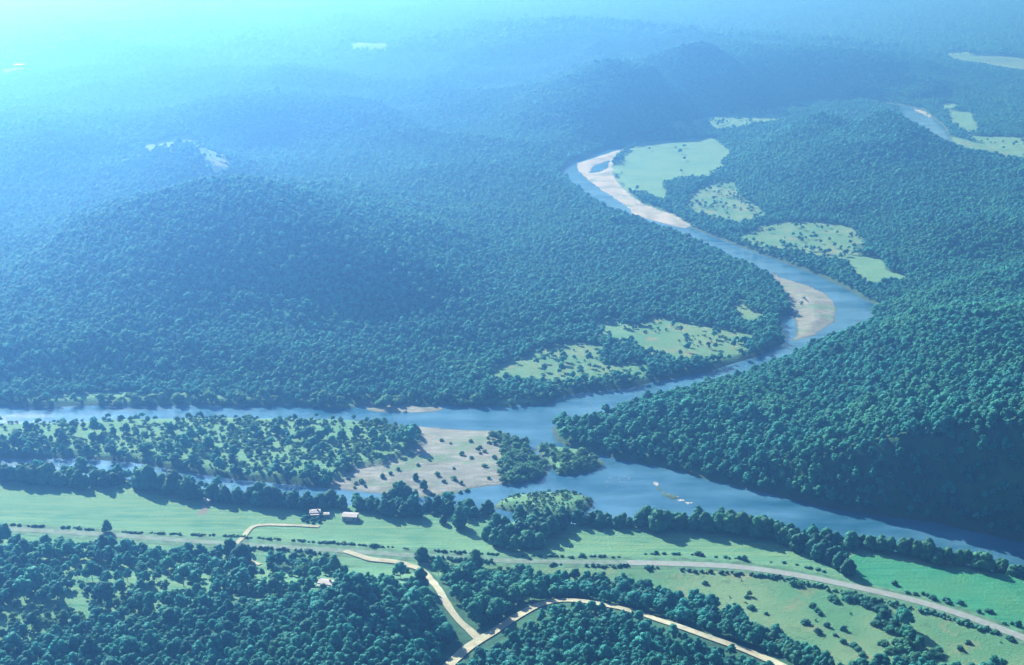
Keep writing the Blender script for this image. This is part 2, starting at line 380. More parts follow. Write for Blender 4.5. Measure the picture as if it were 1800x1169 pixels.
def foliage_material(name, c0, c1, c2):
    m, t, p = mat(name)
    oi = t.nodes.new("ShaderNodeObjectInfo")
    c = mixc(t, ramp(t, oi.outputs["Random"], .25, 1), c0, c1)
    c = mixc(t, ramp(t, oi.outputs["Random"], .0, .22, .6, 0), c, tuple(v * .4 for v in c0))
    c = mixc(t, ramp(t, noise(t, .014, 3), .42, .62, 0, .6), c, c2)
    c = mixc(t, ramp(t, noise(t, .35, 2), .4, .65, 0, .4), c, tuple(v * .55 for v in c0))
    p.inputs["Roughness"].default_value = .75; p.inputs["Specular IOR Level"].default_value = .15
    t.links.new(c, p.inputs["Base Color"])
    tr = t.nodes.new("ShaderNodeBsdfTranslucent"); t.links.new(c, tr.inputs[0])
    mx = t.nodes.new("ShaderNodeMixShader"); mx.inputs[0].default_value = .5
    out = t.nodes["Material Output"]
    t.links.new(p.outputs[0], mx.inputs[1]); t.links.new(tr.outputs[0], mx.inputs[2]); t.links.new(mx.outputs[0], out.inputs[0])
    return m
M_GROUND = ground_material()
M_LEAF = foliage_material("forest_foliage", (.010, .165, .170), (.034, .320, .300), (.055, .285, .180))
M_LEAFB = foliage_material("bank_foliage", (.012, .120, .125), (.035, .245, .215), (.080, .285, .150))
M_SCRUB = foliage_material("scrub_foliage", (.035, .160, .105), (.075, .260, .160), (.100, .270, .155))
def simple(name, c, rough=.9, var=.25, sc=.5, spec=.25):
    m, t, p = mat(name)
    k = mixc(t, ramp(t, noise(t, sc, 5, .6), .35, .68), tuple(v * (1 - var) for v in c), tuple(min(1, v * (1 + var)) for v in c))
    t.links.new(k, p.inputs["Base Color"]); p.inputs["Roughness"].default_value = rough
    p.inputs["Specular IOR Level"].default_value = spec
    return m
M_BARK = simple("bark", (.12, .10, .085))
M_DIRT = simple("dirt_road", (.235, .25, .20), .95, .2, .15)
M_ASPH = simple("old_asphalt", (.14, .18, .20), .8, .12, .3)
M_SHOULDER = simple("road_verge", (.04, .125, .08), .95, .4, .2)
M_PAINTW = simple("white_painted_boards", (.20, .20, .21), .6, .08, .8)
M_TIN = simple("weathered_tin_roof", (.22, .23, .27), .6, .08, .6, .25)
M_GREYW = simple("grey_boards", (.28, .29, .30), .8, .2, .8)
M_DARK = simple("dark_glass", (.03, .035, .04), .2, .1, 1)
M_FOAM = simple("foam", (.30, .32, .34), .7, .08, .8)
M_BRICK = simple("chimney_brick", (.28, .16, .13), .9, .2, 2)
def water_material():
    m, t, p = mat("river_water")
    c = mixc(t, ramp(t, noise(t, .012, 4, .6, None, 1, 2.5), .38, .62), (.012, .065, .130), (.045, .130, .235))
    t.links.new(c, p.inputs["Base Color"]); p.inputs["Roughness"].default_value = .16
    p.inputs["IOR"].default_value = 1.33; p.inputs["Specular IOR Level"].default_value = .3
    r = ramp(t, noise(t, .02, 3, .6, None, 1, 3.0), .40, .62, .12, .26); t.links.new(r, p.inputs["Roughness"])
    b = t.nodes.new("ShaderNodeBump"); b.inputs["Strength"].default_value = .5; b.inputs["Distance"].default_value = .3
    t.links.new(noise(t, .5, 4, .6, None, 1, 2.0), b.inputs["Height"]); t.links.new(b.outputs[0], p.inputs["Normal"])
    return m
M_WATER = water_material()

# ------------------------------------------------------------------ mesh helpers
def tag(o, label=None, cat=None, group=None, kind=None):
    if label: o["label"] = label
    if cat: o["category"] = cat
    if group: o["group"] = group
    if kind: o["kind"] = kind
    return o
def mesh_np(name, V, Fq, mats, mi=None, smooth=False):
    V = np.asarray(V, np.float32); Fq = np.asarray(Fq, np.int32); k = Fq.shape[1]
    me = bpy.data.meshes.new(name)
    me.vertices.add(len(V)); me.vertices.foreach_set("co", V.ravel())
    me.loops.add(Fq.size); me.loops.foreach_set("vertex_index", Fq.ravel())
    me.polygons.add(len(Fq)); me.polygons.foreach_set("loop_start", np.arange(len(Fq), dtype=np.int32) * k)
    if mi is not None: me.polygons.foreach_set("material_index", np.asarray(mi, np.int32))
    if smooth: me.polygons.foreach_set("use_smooth", np.ones(len(Fq), bool))
    for m in mats: me.materials.append(m)
    me.update(calc_edges=True); return me
def link(name, me, parent=None, loc=(0, 0, 0)):
    o = bpy.data.objects.new(name, me); COL.objects.link(o); o.location = loc
    if parent: o.parent = parent
    return o
def empty(name, loc, rz=0.0):
    o = bpy.data.objects.new(name, None); COL.objects.link(o); o.location = loc; o.rotation_euler = (0, 0, rz); o.empty_display_size = 1; return o

# ------------------------------------------------------------------ terrain
def build_ground():
    ys = [-1200, -700, -300, 0, 200]; y = 330.0
    while y < 21000:
        ys.append(y); s = .0026 * (y + 300)
        if y > 5000: s *= 1 + (y - 5000) / 3000
        y += s
    ys = np.array(ys); us = np.arange(-.62, .6201, .0026)
    Yg, Ug = np.meshgrid(ys, us, indexing='ij'); Xg = Ug * (np.maximum(Yg, 100) + 350)
    x = Xg.ravel(); y = Yg.ravel()
    z, wd, gr, hd, m = height(x, y, True)
    z = np.where(y < 330, 40, z)
    nr, nc = Yg.shape
    idx = np.arange(nr * nc).reshape(nr, nc)
    Fq = np.stack([idx[:-1, :-1], idx[:-1, 1:], idx[1:, 1:], idx[1:, :-1]], -1).reshape(-1, 4)
    me = mesh_np("ground", np.c_[x, y, z], Fq, [M_GROUND], smooth=True)
    EG = edge(x, y); op = np.full(x.shape, CAP); dry = np.zeros(x.shape); deep = np.zeros(x.shape)
    for P, k, d in OPEN_P:
        s = poly_sdf(x, y, P) + EG - (0 if d < .3 else -1)
        near = s < op
        if k == 1: dry = np.where(near, 1, dry)
        else: dry = np.where(near, 0, dry)
        deep = np.where(near, 1.0 if k == 2 else 0.0, deep)
        op = np.minimum(op, s)
    for P in GRASSY_ISL: op = np.minimum(op, poly_sdf(x, y, P))
    op = np.minimum(op, hd - 4)
    plot = poly_sdf(x, y, flat([(362,885),(372,886),(362,906),(345,907)], 3))
    for nme, v in (("open", op), ("dry", dry), ("deep", deep), ("gravel", np.minimum(gr, CAP)), ("plot", plot), ("wsd", wd), ("sand", sstep(1550, 1750, y))):
        a = me.attributes.new(nme, 'FLOAT', 'POINT'); a.data.foreach_set("value", v.astype(np.float32))
    o = link("ground", me); tag(o, kind="structure")
build_ground()
wm = mesh_np("river_water", [(-2600, 500, .3), (2600, 500, .3), (2600, 3300, .3), (-2600, 3300, .3)], [(0, 1, 2, 3)], [M_WATER])
tag(link("river_water", wm), kind="structure")

def resample(P, step):
    P = np.asarray(P, float)
    # catmull-rom through the points
    out = []
    Q = np.vstack([2 * P[0] - P[1], P, 2 * P[-1] - P[-2]])
    for i in range(1, len(Q) - 2):
        L = np.hypot(*(Q[i + 1] - Q[i])); n = max(2, int(L / step))
        for k in range(n):
            t = k / n
            out.append(.5 * ((2 * Q[i]) + (-Q[i-1] + Q[i+1]) * t + (2*Q[i-1] - 5*Q[i] + 4*Q[i+1] - Q[i+2]) * t*t + (-Q[i-1] + 3*Q[i] - 3*Q[i+1] + Q[i+2]) * t**3))
    out.append(P[-1]); return np.array(out)
def ribbon(name, P, wdt, m, lift, rag=0.0, step=3.0):
    S = resample(P, step); T = np.gradient(S, axis=0); T /= np.hypot(T[:, 0], T[:, 1])[:, None]
    Nn = np.c_[-T[:, 1], T[:, 0]]
    offs = np.array([-1, -.5, 0, .5, 1]) * wdt / 2
    V = []
    for k, o in enumerate(offs):
        oo = o * (1 + rag * vnoise(S[:, 0] / 9 + k * 7, S[:, 1] / 9, 5 + (o > 0)))
        q = S + Nn * oo[:, None] if rag else S + Nn * o
        V.append(q)
    V = np.stack(V, 1)
    z = height(V[..., 0].ravel(), V[..., 1].ravel()).reshape(V.shape[:2])
    z = np.maximum(z, z[:, 2:3] - .2) + lift
    n = len(S); idx = np.arange(n * 5).reshape(n, 5)
    Fq = np.stack([idx[:-1, :-1], idx[1:, :-1], idx[1:, 1:], idx[:-1, 1:]], -1).reshape(-1, 4)[:, ::-1]
    me = mesh_np(name, np.c_[V.reshape(-1, 2), z.ravel()], Fq, [m], smooth=True)
    return tag(link(name, me), kind="structure")
M_OLD = simple("worn_road", (.085, .145, .13), .95, .25, .2)
ribbon("highway_verge", HWY, 15, M_SHOULDER, .10, .12)
ribbon("highway", HWY[9:], 6.4, M_ASPH, .24)
ribbon("old_road", HWY[:10], 5.6, M_OLD, .20, .12)
ribbon("dirt_road", DIRT, 5.8, M_DIRT, .55, .12)
ribbon("dirt_road", DIRT2, 4.5, M_DIRT, .50, .16)
ribbon("farm_track", TRACK, 3.0, M_DIRT, .40, .15)
ribbon("farm_track", DRIVE, 3.2, M_SHOULDER, .45, .25)

# ------------------------------------------------------------------ tree meshes
def ico(sub):
    import bmesh
    bm = bmesh.new(); bmesh.ops.create_icosphere(bm, subdivisions=sub, radius=1.0)
    V = np.array([v.co[:] for v in bm.verts]); Fc = np.array([[v.index for v in f.verts] for f in bm.faces]); bm.free()
    return V, Fc
ICO1, ICO2, ICO3 = ico(1), ico(2), ico(3)
def crown_arrays(seed, h, wdt, lobes, base, leaves, leaf, icod=ICO2, base_z=.25, squash=.8):
    rg = np.random.default_rng(seed)
    V, Fc = [], []; nv = 0
    L = []
    cz0 = h * base_z; ch = h - cz0
    for i in range(lobes):
        a = i * 2.399 + rg.uniform(-.4, .4); q = math.sqrt((i + .5) / lobes)
        zz = (1 - q ** 1.9) * .62 + rg.uniform(-.10, .10)
        rr = wdt * .5 * q * .72
        lr = wdt * base * rg.uniform(.72, 1.18)
        L.append((math.cos(a) * rr, math.sin(a) * rr, cz0 + ch * (.28 + zz * .72) - lr * .35, lr))
    L.append((0, 0, cz0 + ch * .45, wdt * .30))
    if base_z < 0:
        for i in range(7): L.append((math.cos(i * .9 + seed) * wdt * .27, math.sin(i * .9 + seed) * wdt * .27, h * rg.uniform(.16, .30), wdt * base * rg.uniform(.95, 1.2)))
    for cx, cy, cz, lr in L:
        v, f = icod
        d = 1 + .22 * rg.standard_normal(len(v))[:, None].clip(-1.6, 1.6) * .7
        q = v * d * lr; q[:, 2] *= squash
        V.append(q + (cx, cy, cz)); Fc.append(f + nv); nv += len(v)
    V = np.vstack(V); Fc = np.vstack(Fc)
    if leaves:
        k = rg.integers(0, len(L), leaves); Lk = np.array(L)[k]
        d = rg.standard_normal((leaves, 3)); d[:, 2] = d[:, 2] * .8 + .25; d /= np.linalg.norm(d, axis=1)[:, None]
        c = Lk[:, :3] + d * Lk[:, 3:4] * rg.uniform(.9, 1.28, (leaves, 1)) * (1, 1, squash)
        nrm = d + .55 * rg.standard_normal((leaves, 3)); nrm /= np.linalg.norm(nrm, axis=1)[:, None]
        t = np.cross(nrm, rg.standard_normal((leaves, 3))); t /= np.linalg.norm(t, axis=1)[:, None]; b = np.cross(nrm, t)
        s = leaf * rg.uniform(.6, 1.3, (leaves, 1))
        P = np.stack([c - t * s, c + b * s * .8, c + t * s], 1).reshape(-1, 3)
        V = np.vstack([V, P]); Fc = np.vstack([Fc, np.arange(leaves * 3).reshape(-1, 3) + nv])
    return V, Fc
def tube(P, Rr, n=6):
    P = np.array(P, float); V = []; Fc = []
    for i, (p, r) in enumerate(zip(P, Rr)):
        for k in range(n):
            a = 2 * math.pi * k / n; V.append(p + (math.cos(a) * r, math.sin(a) * r, 0))
    for i in range(len(P) - 1):
        for k in range(n):
            a, b = i * n + k, i * n + (k + 1) % n
            Fc += [(a, b, b + n), (a, b + n, a + n)]
    return np.array(V), np.array(Fc)
def trunk_arrays(seed, h, wdt, r):
    rg = random.Random(seed)
    V, Fc = tube([(0, 0, -1.0), (0, 0, .4), (.1, .05, h * .35), (.2, -.1, h * .75)], [r * 1.5, r * 1.1, r * .8, r * .25])
    for i in range(4):
        a = i * 1.57 + rg.uniform(-.4, .4); z0 = h * rg.uniform(.28, .45)
        v, f = tube([(0, 0, z0), (math.cos(a) * wdt * .18, math.sin(a) * wdt * .18, z0 + h * .16), (math.cos(a) * wdt * .33, math.sin(a) * wdt * .33, z0 + h * .27)], [r * .5, r * .35, r * .12], 4)
        Fc = np.vstack([Fc, f + len(V)]); V = np.vstack([V, v])
    return V, Fc
def merged(name, seed, h, wdt, lobes, base, leaves, leaf, icod, leafm, base_z=.25, squash=.8, trunk=.22):
    V, Fc = crown_arrays(seed, h, wdt, lobes, base, leaves, leaf, icod, base_z, squash); mi = np.zeros(len(Fc), int)
    if trunk:
        v, f = tube([(0, 0, -1.5), (0, 0, h * .6)], [trunk, trunk * .5], 5)
        Fc = np.vstack([Fc, f + len(V)]); V = np.vstack([V, v]); mi = np.r_[mi, np.ones(len(f), int)]
    return mesh_np(name, V, Fc, [leafm, M_BARK], mi)
def library(name, specs):
    c = bpy.data.collections.new(name)
    for i, s in enumerate(specs):
        o = bpy.data.objects.new("%s_%02d" % (name, i), merged(name, *s)); c.objects.link(o)
    return c
LIB_NEAR = library("near_tree", [(100 + i, 12.5 + (i % 3) * 1.2, 7.6 + (i % 4) * .6, 11 + i % 3, .20, 330, .50, ICO2, M_LEAF, .10, .85) for i in range(8)])
LIB_MID = library("mid_tree", [(200 + i, 12 + (i % 3), 8 + (i % 3) * .7, 7 + i % 3, .24, 90, .85, ICO1, M_LEAF, .28, .85) for i in range(8)])
LIB_FAR = library("far_tree", [(300 + i, 12 + (i % 3), 9.0, 5, .30, 22, 1.5, ICO1, M_LEAF, .3, .8, 0) for i in range(6)])
LIB_SCRUB = library("scrub", [(400 + i, 4.2, 4.4, 6, .25, 140, .42, ICO1, M_SCRUB, .02, .8, .08) for i in range(6)])

# ------------------------------------------------------------------ scattering (uncountable woodland only)
def scatter(name, lib, nlib, pts, zs, scl, label, cat):
    n = len(pts)
    if n == 0: return
    me = bpy.data.meshes.new(name); me.vertices.add(n)
    me.vertices.foreach_set("co", np.c_[pts, zs].astype(np.float32).ravel())
    a = me.attributes.new("idx", 'INT', 'POINT'); a.data.foreach_set("value", RNG.integers(0, nlib, n).astype(np.int32))
    rot = np.c_[RNG.normal(0, .06, n), RNG.normal(0, .06, n), RNG.uniform(0, 6.283, n)]
    a = me.attributes.new("rot", 'FLOAT_VECTOR', 'POINT'); a.data.foreach_set("vector", rot.astype(np.float32).ravel())
    sc = scl[:, None] * np.c_[RNG.uniform(.85, 1.15, n), RNG.uniform(.85, 1.15, n), RNG.uniform(.8, 1.15, n)]
    a = me.attributes.new("scl", 'FLOAT_VECTOR', 'POINT'); a.data.foreach_set("vector", sc.astype(np.float32).ravel())
    o = link(name, me); tag(o, label, cat, kind="stuff")
    g = bpy.data.node_groups.new(name, 'GeometryNodeTree')
    g.interface.new_socket("Geometry", in_out='INPUT', socket_type='NodeSocketGeometry')
    g.interface.new_socket("Geometry", in_out='OUTPUT', socket_type='NodeSocketGeometry')
    gi = g.nodes.new('NodeGroupInput'); go = g.nodes.new('NodeGroupOutput')
    ci = g.nodes.new('GeometryNodeCollectionInfo'); ci.inputs[0].default_value = lib
    ci.inputs['Separate Children'].default_value = True; ci.inputs['Reset Children'].default_value = True
    iop = g.nodes.new('GeometryNodeInstanceOnPoints'); iop.inputs['Pick Instance'].default_value = True
    def na(nm, dt):
        q = g.nodes.new('GeometryNodeInputNamedAttribute'); q.data_type = dt; q.inputs[0].default_value = nm; return q.outputs[0]
    g.links.new(gi.outputs[0], iop.inputs['Points']); g.links.new(ci.outputs[0], iop.inputs['Instance'])
    g.links.new(na("idx", 'INT'), iop.inputs['Instance Index'])
    er = g.nodes.new('FunctionNodeEulerToRotation'); g.links.new(na("rot", 'FLOAT_VECTOR'), er.inputs[0])
    g.links.new(er.outputs[0], iop.inputs['Rotation']); g.links.new(na("scl", 'FLOAT_VECTOR'), iop.inputs['Scale'])
    g.links.new(iop.outputs[0], go.inputs[0])
    md = o.modifiers.new("scatter", 'NODES'); md.node_group = g
    return o
def jgrid(y0, y1, sp, lim):
    ny = int((y1 - y0) / (sp * .87)); P = []
    for j in range(ny):
        y = y0 + j * sp * .87; hw = lim * y + 60; n = int(2 * hw / sp)
        x = -hw + (np.arange(n) + (j % 2) * .5) * sp
        P.append(np.c_[x, np.full(n, y)])
    P = np.vstack(P); P += RNG.uniform(-.38, .38, P.shape) * sp
    return P
KNOLL = drapes([(858,1150),(900,1108),(950,1078),(1000,1067),(1060,1076),(1120,1090),(1200,1116),(1290,1150),(1350,1185),(1350,1240),(820,1240),(820,1180)])
SMALL = False
ROADS = [(DIRT, 7.0), (DIRT2, 6.0), (TRACK, 4.0), (DRIVE, 3.0)]
FOOTPRINTS = []      # (x, y, radius) kept clear of scattered trees
def forest_prob(x, y):
    """1 in closed wood, 0 on open ground / water / roads"""
    pr = np.ones(x.shape)
    for P, k, d in OPEN_P:
        s = poly_sdf(x, y, P) + edge(x, y)
        pr = np.where(s < 0, np.minimum(pr, d * (1 + 1.4 * fbm(x, y, 55, 2, 61))), pr)
    for P, k, d in OPEN_P:          # trees cleared on the camera side so far clearings show whole
        if P[:, 1].mean() > 1350 and d < .2:
            pr = np.where(poly_sdf(x, y, P * .988) < 0, np.minimum(pr, d + .05), pr)
    wd = water_sdf(x, y); gr = union(x, y, GRAV) + 3 * fbm(x, y, 25, 3, 60)
    pr = np.where(wd < 2.0, 0, pr); pr = np.where(gr < 1.5, 0, pr)
    for P in GRASSY_ISL: pr = np.where(poly_sdf(x, y, P) < 3, 0, pr)
    pr = np.where(line_sdf(x, y, HWY, 18.0) < 0, 0, pr)
    for P, wd_ in ROADS:
        pr = np.where(line_sdf(x, y, P, wd_) < 0, 0, pr)
        pr = np.where(line_sdf(x, y, P - (0, wd_ + 1.5), wd_) < 0, 0, pr)
        pr = np.where(line_sdf(x, y, P - (0, 2 * wd_ + 3), wd_) < 0, pr * .5, pr)
    kn = poly_sdf(x, y, KNOLL) < 0
    pr = np.where(kn, 0, pr) if not SMALL else np.where(kn, pr, 0)
    pr = np.where(line_sdf(x, y, HWY - (0, 10), 14.0) < 0, pr * .15, pr)
    for fx, fy, fr in FOOTPRINTS: pr = np.where(np.hypot(x - fx, y - fy) < fr, 0, pr)
    return pr

# --- buildings (footprints first) -------------------------------------------------
def boxarr(x0, x1, y0, y1, z0, z1):
    V = [(x, y, z) for x in (x0, x1) for y in (y0, y1) for z in (z0, z1)]
    return V, [(0, 1, 3, 2), (4, 6, 7, 5), (0, 4, 5, 1), (2, 3, 7, 6), (0, 2, 6, 4), (1, 5, 7, 3)]
def addbox(V, Fq, *b):
    v, f = boxarr(*b); n = len(V); V += v; Fq += [tuple(i + n for i in q) for q in f]
def building(name, px, py, L, W, hw, hr, rz, wallm, roofm, label, cat, chimney=False, porch=False, group=None):
    x, y = drape(px, py); z = float(height(np.array([x]), np.array([y]))[0])
    FOOTPRINTS.extend([(x, y, max(L, W) * .5 + 4.5), (x, y - 9, max(L, W) * .5 + 4.5), (x, y - 17, max(L, W) * .5 + 2)])
    root = empty(name, (x, y, z), R(rz)); tag(root, label, cat, group)
    V, Q = [], []; addbox(V, Q, -L/2, L/2, -W/2, W/2, -.6, hw)
    n = len(V); V += [(-L/2, -W/2, hw), (-L/2, W/2, hw), (-L/2, 0, hr-.1), (L/2, -W/2, hw), (L/2, W/2, hw), (L/2, 0, hr-.1)]
    me = bpy.data.meshes.new("wall"); me.from_pydata(V, [], [tuple(q) for q in Q] + [(n, n+2, n+1), (n+3, n+4, n+5)])
    me.materials.append(wallm); link("wall", me, root)
    V, Q = [], []; e = .45; sl = (hr - hw) / (W / 2)
    for s in (-1, 1):
        a = (W/2 + e); zl = hw - sl * e; n = len(V)
        V += [(-L/2-e, 0, hr), (L/2+e, 0, hr), (L/2+e, s*a, zl), (-L/2-e, s*a, zl), (-L/2-e, 0, hr+.14), (L/2+e, 0, hr+.14), (L/2+e, s*a, zl+.14), (-L/2-e, s*a, zl+.14)]
        Q += [tuple(n+i for i in q) for q in ((0,1,2,3),(4,7,6,5),(0,3,7,4),(1,5,6,2),(3,2,6,7))]
    me = bpy.data.meshes.new("roof"); me.from_pydata(V, [], Q); me.materials.append(roofm); rf = link("roof", me, root)
    if chimney:
        V, Q = [], []; addbox(V, Q, L*.2, L*.2+.8, -.4, .4, hr-.6, hr+1.1); me = bpy.data.meshes.new("chimney"); me.from_pydata(V, [], Q); me.materials.append(M_BRICK); link("chimney", me, rf)
    V, Q = [], []; addbox(V, Q, -.5, .5, -W/2-.06, -W/2+.02, 0, min(2.1, hw-.2)); me = bpy.data.meshes.new("door"); me.from_pydata(V, [], Q); me.materials.append(M_GREYW); link("door", me, root)
    for k, wx in enumerate((-L*.32, L*.32)):
        if L < 4: break
        V, Q = [], []; addbox(V, Q, wx-.5, wx+.5, -W/2-.05, -W/2+.02, .95, 1.95); me = bpy.data.meshes.new("window"); me.from_pydata(V, [], Q); me.materials.append(M_DARK); link("window", me, root)
    if porch:
        V, Q = [], []; addbox(V, Q, -L*.45, L*.45, -W/2-2.4, -W/2-.5, hw-.55, hw-.42); me = bpy.data.meshes.new("porch_roof"); me.from_pydata(V, [], Q); me.materials.append(roofm); link("porch_roof", me, root)
        for sx in (-1, 1):
            V, Q = [], []; addbox(V, Q, sx*L*.4-.08, sx*L*.4+.08, -W/2-2.3, -W/2-2.14, 0, hw-.552); me = bpy.data.meshes.new("porch_post"); me.from_pydata(V, [], Q); me.materials.append(M_PAINTW); link("porch_post", me, root)
    return root
building("barn", 616, 913, 9.0, 6.5, 3.2, 3.9, -8, M_GREYW, M_TIN, "white-roofed barn standing alone on the green field by the riverside trees", "barn")
building("cottage", 554, 906, 6.2, 5.2, 2.9, 3.6, 6, M_PAINTW, M_TIN, "small pale-roofed cottage among bushes at the end of the farm track", "house", True, True)
building("shed", 574, 908, 3.0, 2.8, 2.1, 2.4, 10, M_PAINTW, M_TIN, "tiny white shed between the cottage and the barn", "shed")
building("shed", 366, 884, 3.4, 3.0, 2.3, 2.6, 0, M_PAINTW, M_TIN, "tiny white shed at the upper end of the brown garden plot", "shed")
building("farmhouse", 575, 1031, 8.2, 5.4, 2.9, 3.6, -20, M_PAINTW, M_TIN, "pale-roofed farmhouse in the wooded clearing below the highway", "house", True, True)
building("shed", 595, 1032, 3.4, 3.0, 2.2, 2.6, -20, M_GREYW, M_TIN, "small pale shed just right of the farmhouse in the wooded clearing", "shed")
building("farm_building", 35, 117, 26, 14, 5, 6.5, 10, M_PAINTW, M_TIN, "bright white farm building far off near the hazy upper left corner", "building")
for nn in (1441, 1450): pass
building("farm_building", 1438, 47, 24, 13, 5, 6.5, 10, M_PAINTW, M_TIN, "pale farm building in the distant clearing near the top right", "building")

# --- individually placed trees ------------------------------------------------------
def proto(i, leafm, h, wdt, lobes, leaves, leaf, base=.21, bz=-.06, sq=.95):
    V, Fc = crown_arrays(700 + i, h, wdt, lobes, base, leaves, leaf, ICO2, bz, sq)
    cm = mesh_np("crown", V, Fc, [leafm]); v, f = trunk_arrays(i, h, wdt, .28); tm = mesh_np("trunk", v, f, [M_BARK]); return cm, tm
PROTO = [proto(i, M_LEAFB, 13 + (i % 3) * 1.2, 8.5 + (i % 4) * .8, 13 + i % 4, 650, .45) for i in range(8)]
PROTOT = [proto(20 + i, M_LEAFB, 13.5, 6.6, 12, 520, .42, .22, -.06, 1.2) for i in range(3)]
PROTOW = [proto(40 + i, M_LEAF, 12.5 + i % 2, 8.0, 12, 520, .45, .20, .10, .85) for i in range(6)]
BUSHP = []
for i in range(6):
    V, Fc = crown_arrays(900 + i, 2.6, 3.4, 6, .25, 150, .3, ICO1, .0, .8); BUSHP.append(mesh_np("bush", V, Fc, [M_SCRUB]))
BUSHD = []
for i in range(6):
    V, Fc = crown_arrays(950 + i, 2.8, 3.6, 6, .25, 150, .3, ICO1, .0, .85); BUSHD.append(mesh_np("bush", V, Fc, [M_LEAFB]))
PLACED = []
def tree(name, x, y, s, label, group, pool=PROTO, hs=1.0):
    z = float(height(np.array([x]), np.array([y]))[0])
    cm, tm = random.choice(pool)
    root = empty(name, (x, y, z), random.uniform(0, 6.28)); root.scale = (s, s, s * hs)
    tag(root, label, "tree", group)
    link("crown", cm, root); link("trunk", tm, root)
    PLACED.append((x, y, 3.6 * s)); return root
def bush(x, y, s, label, group, pool=None):
    z = float(height(np.array([x]), np.array([y]))[0])
    o = link("bush", random.choice(pool or BUSHP), None, (x, y, z - .15)); o.scale = (s, s, s * random.uniform(.75, 1.1)); o.rotation_euler = (0, 0, random.uniform(0, 6.28))
    tag(o, label, "bush", group); PLACED.append((x, y, 1.5 * s)); return o
ORD = "first second third fourth fifth sixth seventh eighth ninth tenth eleventh twelfth thirteenth fourteenth fifteenth sixteenth seventeenth eighteenth nineteenth twentieth".split()
# south bank row: segments of (points, count, depth rows, size, place phrase)
SEG = [
 ([(-30,842),(30,846),(80,850)], 13, 1.0, "row at the green field's left end"),
 ([(80,850),(140,858),(215,852)], 13, 1.0, "riverside row between field end and big clump"),
 ([(250,862),(300,868),(345,876)], 12, 1.15, "big clump left of the garden shed"),
 ([(345,878),(370,880),(400,882),(440,885)], 10, .85, "row right of the garden plot shed"),
 ([(440,886),(470,888),(495,890)], 7, 1.1, "dense bank clump left of the cottage"),
 ([(500,893),(530,894),(560,892),(600,892)], 12, .85, "bank row right behind the cottage"),
 ([(628,900),(660,902),(690,908)], 9, .9, "bank row right of the barn"),
 ([(698,905),(720,908),(740,908)], 7, .95, "rounded clump nearest the lone field tree"),
 ([(755,903),(800,905),(860,908)], 11, .8, "bank row below the gravel bar"),
 ([(905,915),(940,925),(975,920),(1015,922)], 10, .95, "bank trees in front of the grassy islet"),
 ([(1020,922),(1060,926),(1110,926)], 9, .75, "low row between islet and rapids"),
 ([(1125,925),(1160,932),(1190,930)], 8, 1.05, "tall bank clump facing the white rapids"),
 ([(1195,930),(1230,934),(1285,940)], 8, 1.1, "round-topped row right of the rapids"),
 ([(1285,938),(1330,944),(1380,955)], 12, 1.1, "dark row above the pale field's corner"),
 ([(1430,950),(1480,962),(1545,968)], 11, .85, "low row at the deep green field's left"),
 ([(1550,972),(1590,976),(1630,985)], 9, 1.05, "tall bank trees above deep green field"),
 ([(1635,990),(1700,1000),(1750,1003),(1830,1016)], 15, .9, "dark bank row at the right edge"),
 ]
count_bank = 0
for pts, n, s, ph in SEG:
    P = resample(flat(pts, 3), 2.0)
    for k in range(n):
        q = P[min(len(P) - 1, int((k + .5) / n * len(P)))] + np.array([random.uniform(-1.5, 1.5), random.uniform(-3, 5.5)])
        tree("riverbank_tree", q[0], q[1], s * random.uniform(.72, 1.18), f"{ORD[k]} tree from left in the {ph}", "trees lining the near river bank", PROTOT if random.random() < .25 else PROTO, random.uniform(.9, 1.12))
        count_bank += 1
# grove in the middle of the field, and its northern arm
G = flat([(868,962),(885,966),(905,968),(925,966),(945,962),(862,948),(880,950),(900,952),(920,950),(940,948),(958,952),(870,938),(890,938),(912,938),(935,936),(955,938),(972,940),(985,934),(940,925),(960,926),(978,926),(990,922)], 3)
for k, q in enumerate(G):
    row = "front row" if k < 5 else "second row" if k < 11 else "third row" if k < 18 else "back row"
    kk = k if k < 5 else k - 5 if k < 11 else k - 11 if k < 18 else k - 18
    tree("riverbank_tree", q[0] + random.uniform(-1.5, 1.5), q[1] + random.uniform(-2, 2), random.uniform(.8, 1.1), f"{ORD[kk]} tree from left, {row} of the grove splitting the field", "trees of the grove between the two green fields")
for px, py, s, lb in [(807,926,1.12,"large round tree alone on the green field, casting a long shadow"), (779,920,.5,"small low tree just left of the lone round field tree"),
    (188,936,.75,"lone tree poking above the hedge line at the left of the green field"), (742,986,.85,"dark lone tree beside the highway above the dirt road bend"),
    (836,1000,1.05,"tall tree beside the highway left of the dry pasture"), (437,972,.45,"small dark tree beside the pale track's lower bend"),
    (425,990,1.2,"big rounded tree at the wood's corner by the pale track"), (405,975,1.1,"rounded tree at the wood's corner left of the pale track")]:
    x, y = drape(px, py); tree("field_tree", x, y, s, lb, None)
C2 = flat([(1392,960),(1402,968),(1413,962),(1424,974),(1432,966),(1440,984),(1450,978),(1458,992),(1466,986),(1474,1002),(1484,1000),(1490,1014),(1440,962),(1455,970)], 3)
for k, q in enumerate(C2):
    tree("riverbank_tree", q[0], q[1], random.uniform(.75, 1.05), f"{ORD[k]} tree down the tree belt dividing pale field from deep green field", "trees of the belt between pale and deep green fields")
D = drapes([(900,1052),(930,1046),(960,1040),(990,1040),(1020,1040),(1050,1046),(1085,1050),(1120,1058),(1150,1068),(1180,1078),(1210,1086),(1240,1096),(1270,1104),(1300,1114),(1330,1124),(1360,1138),(1385,1154),(1405,1172)])
P = resample(D, 2.0)
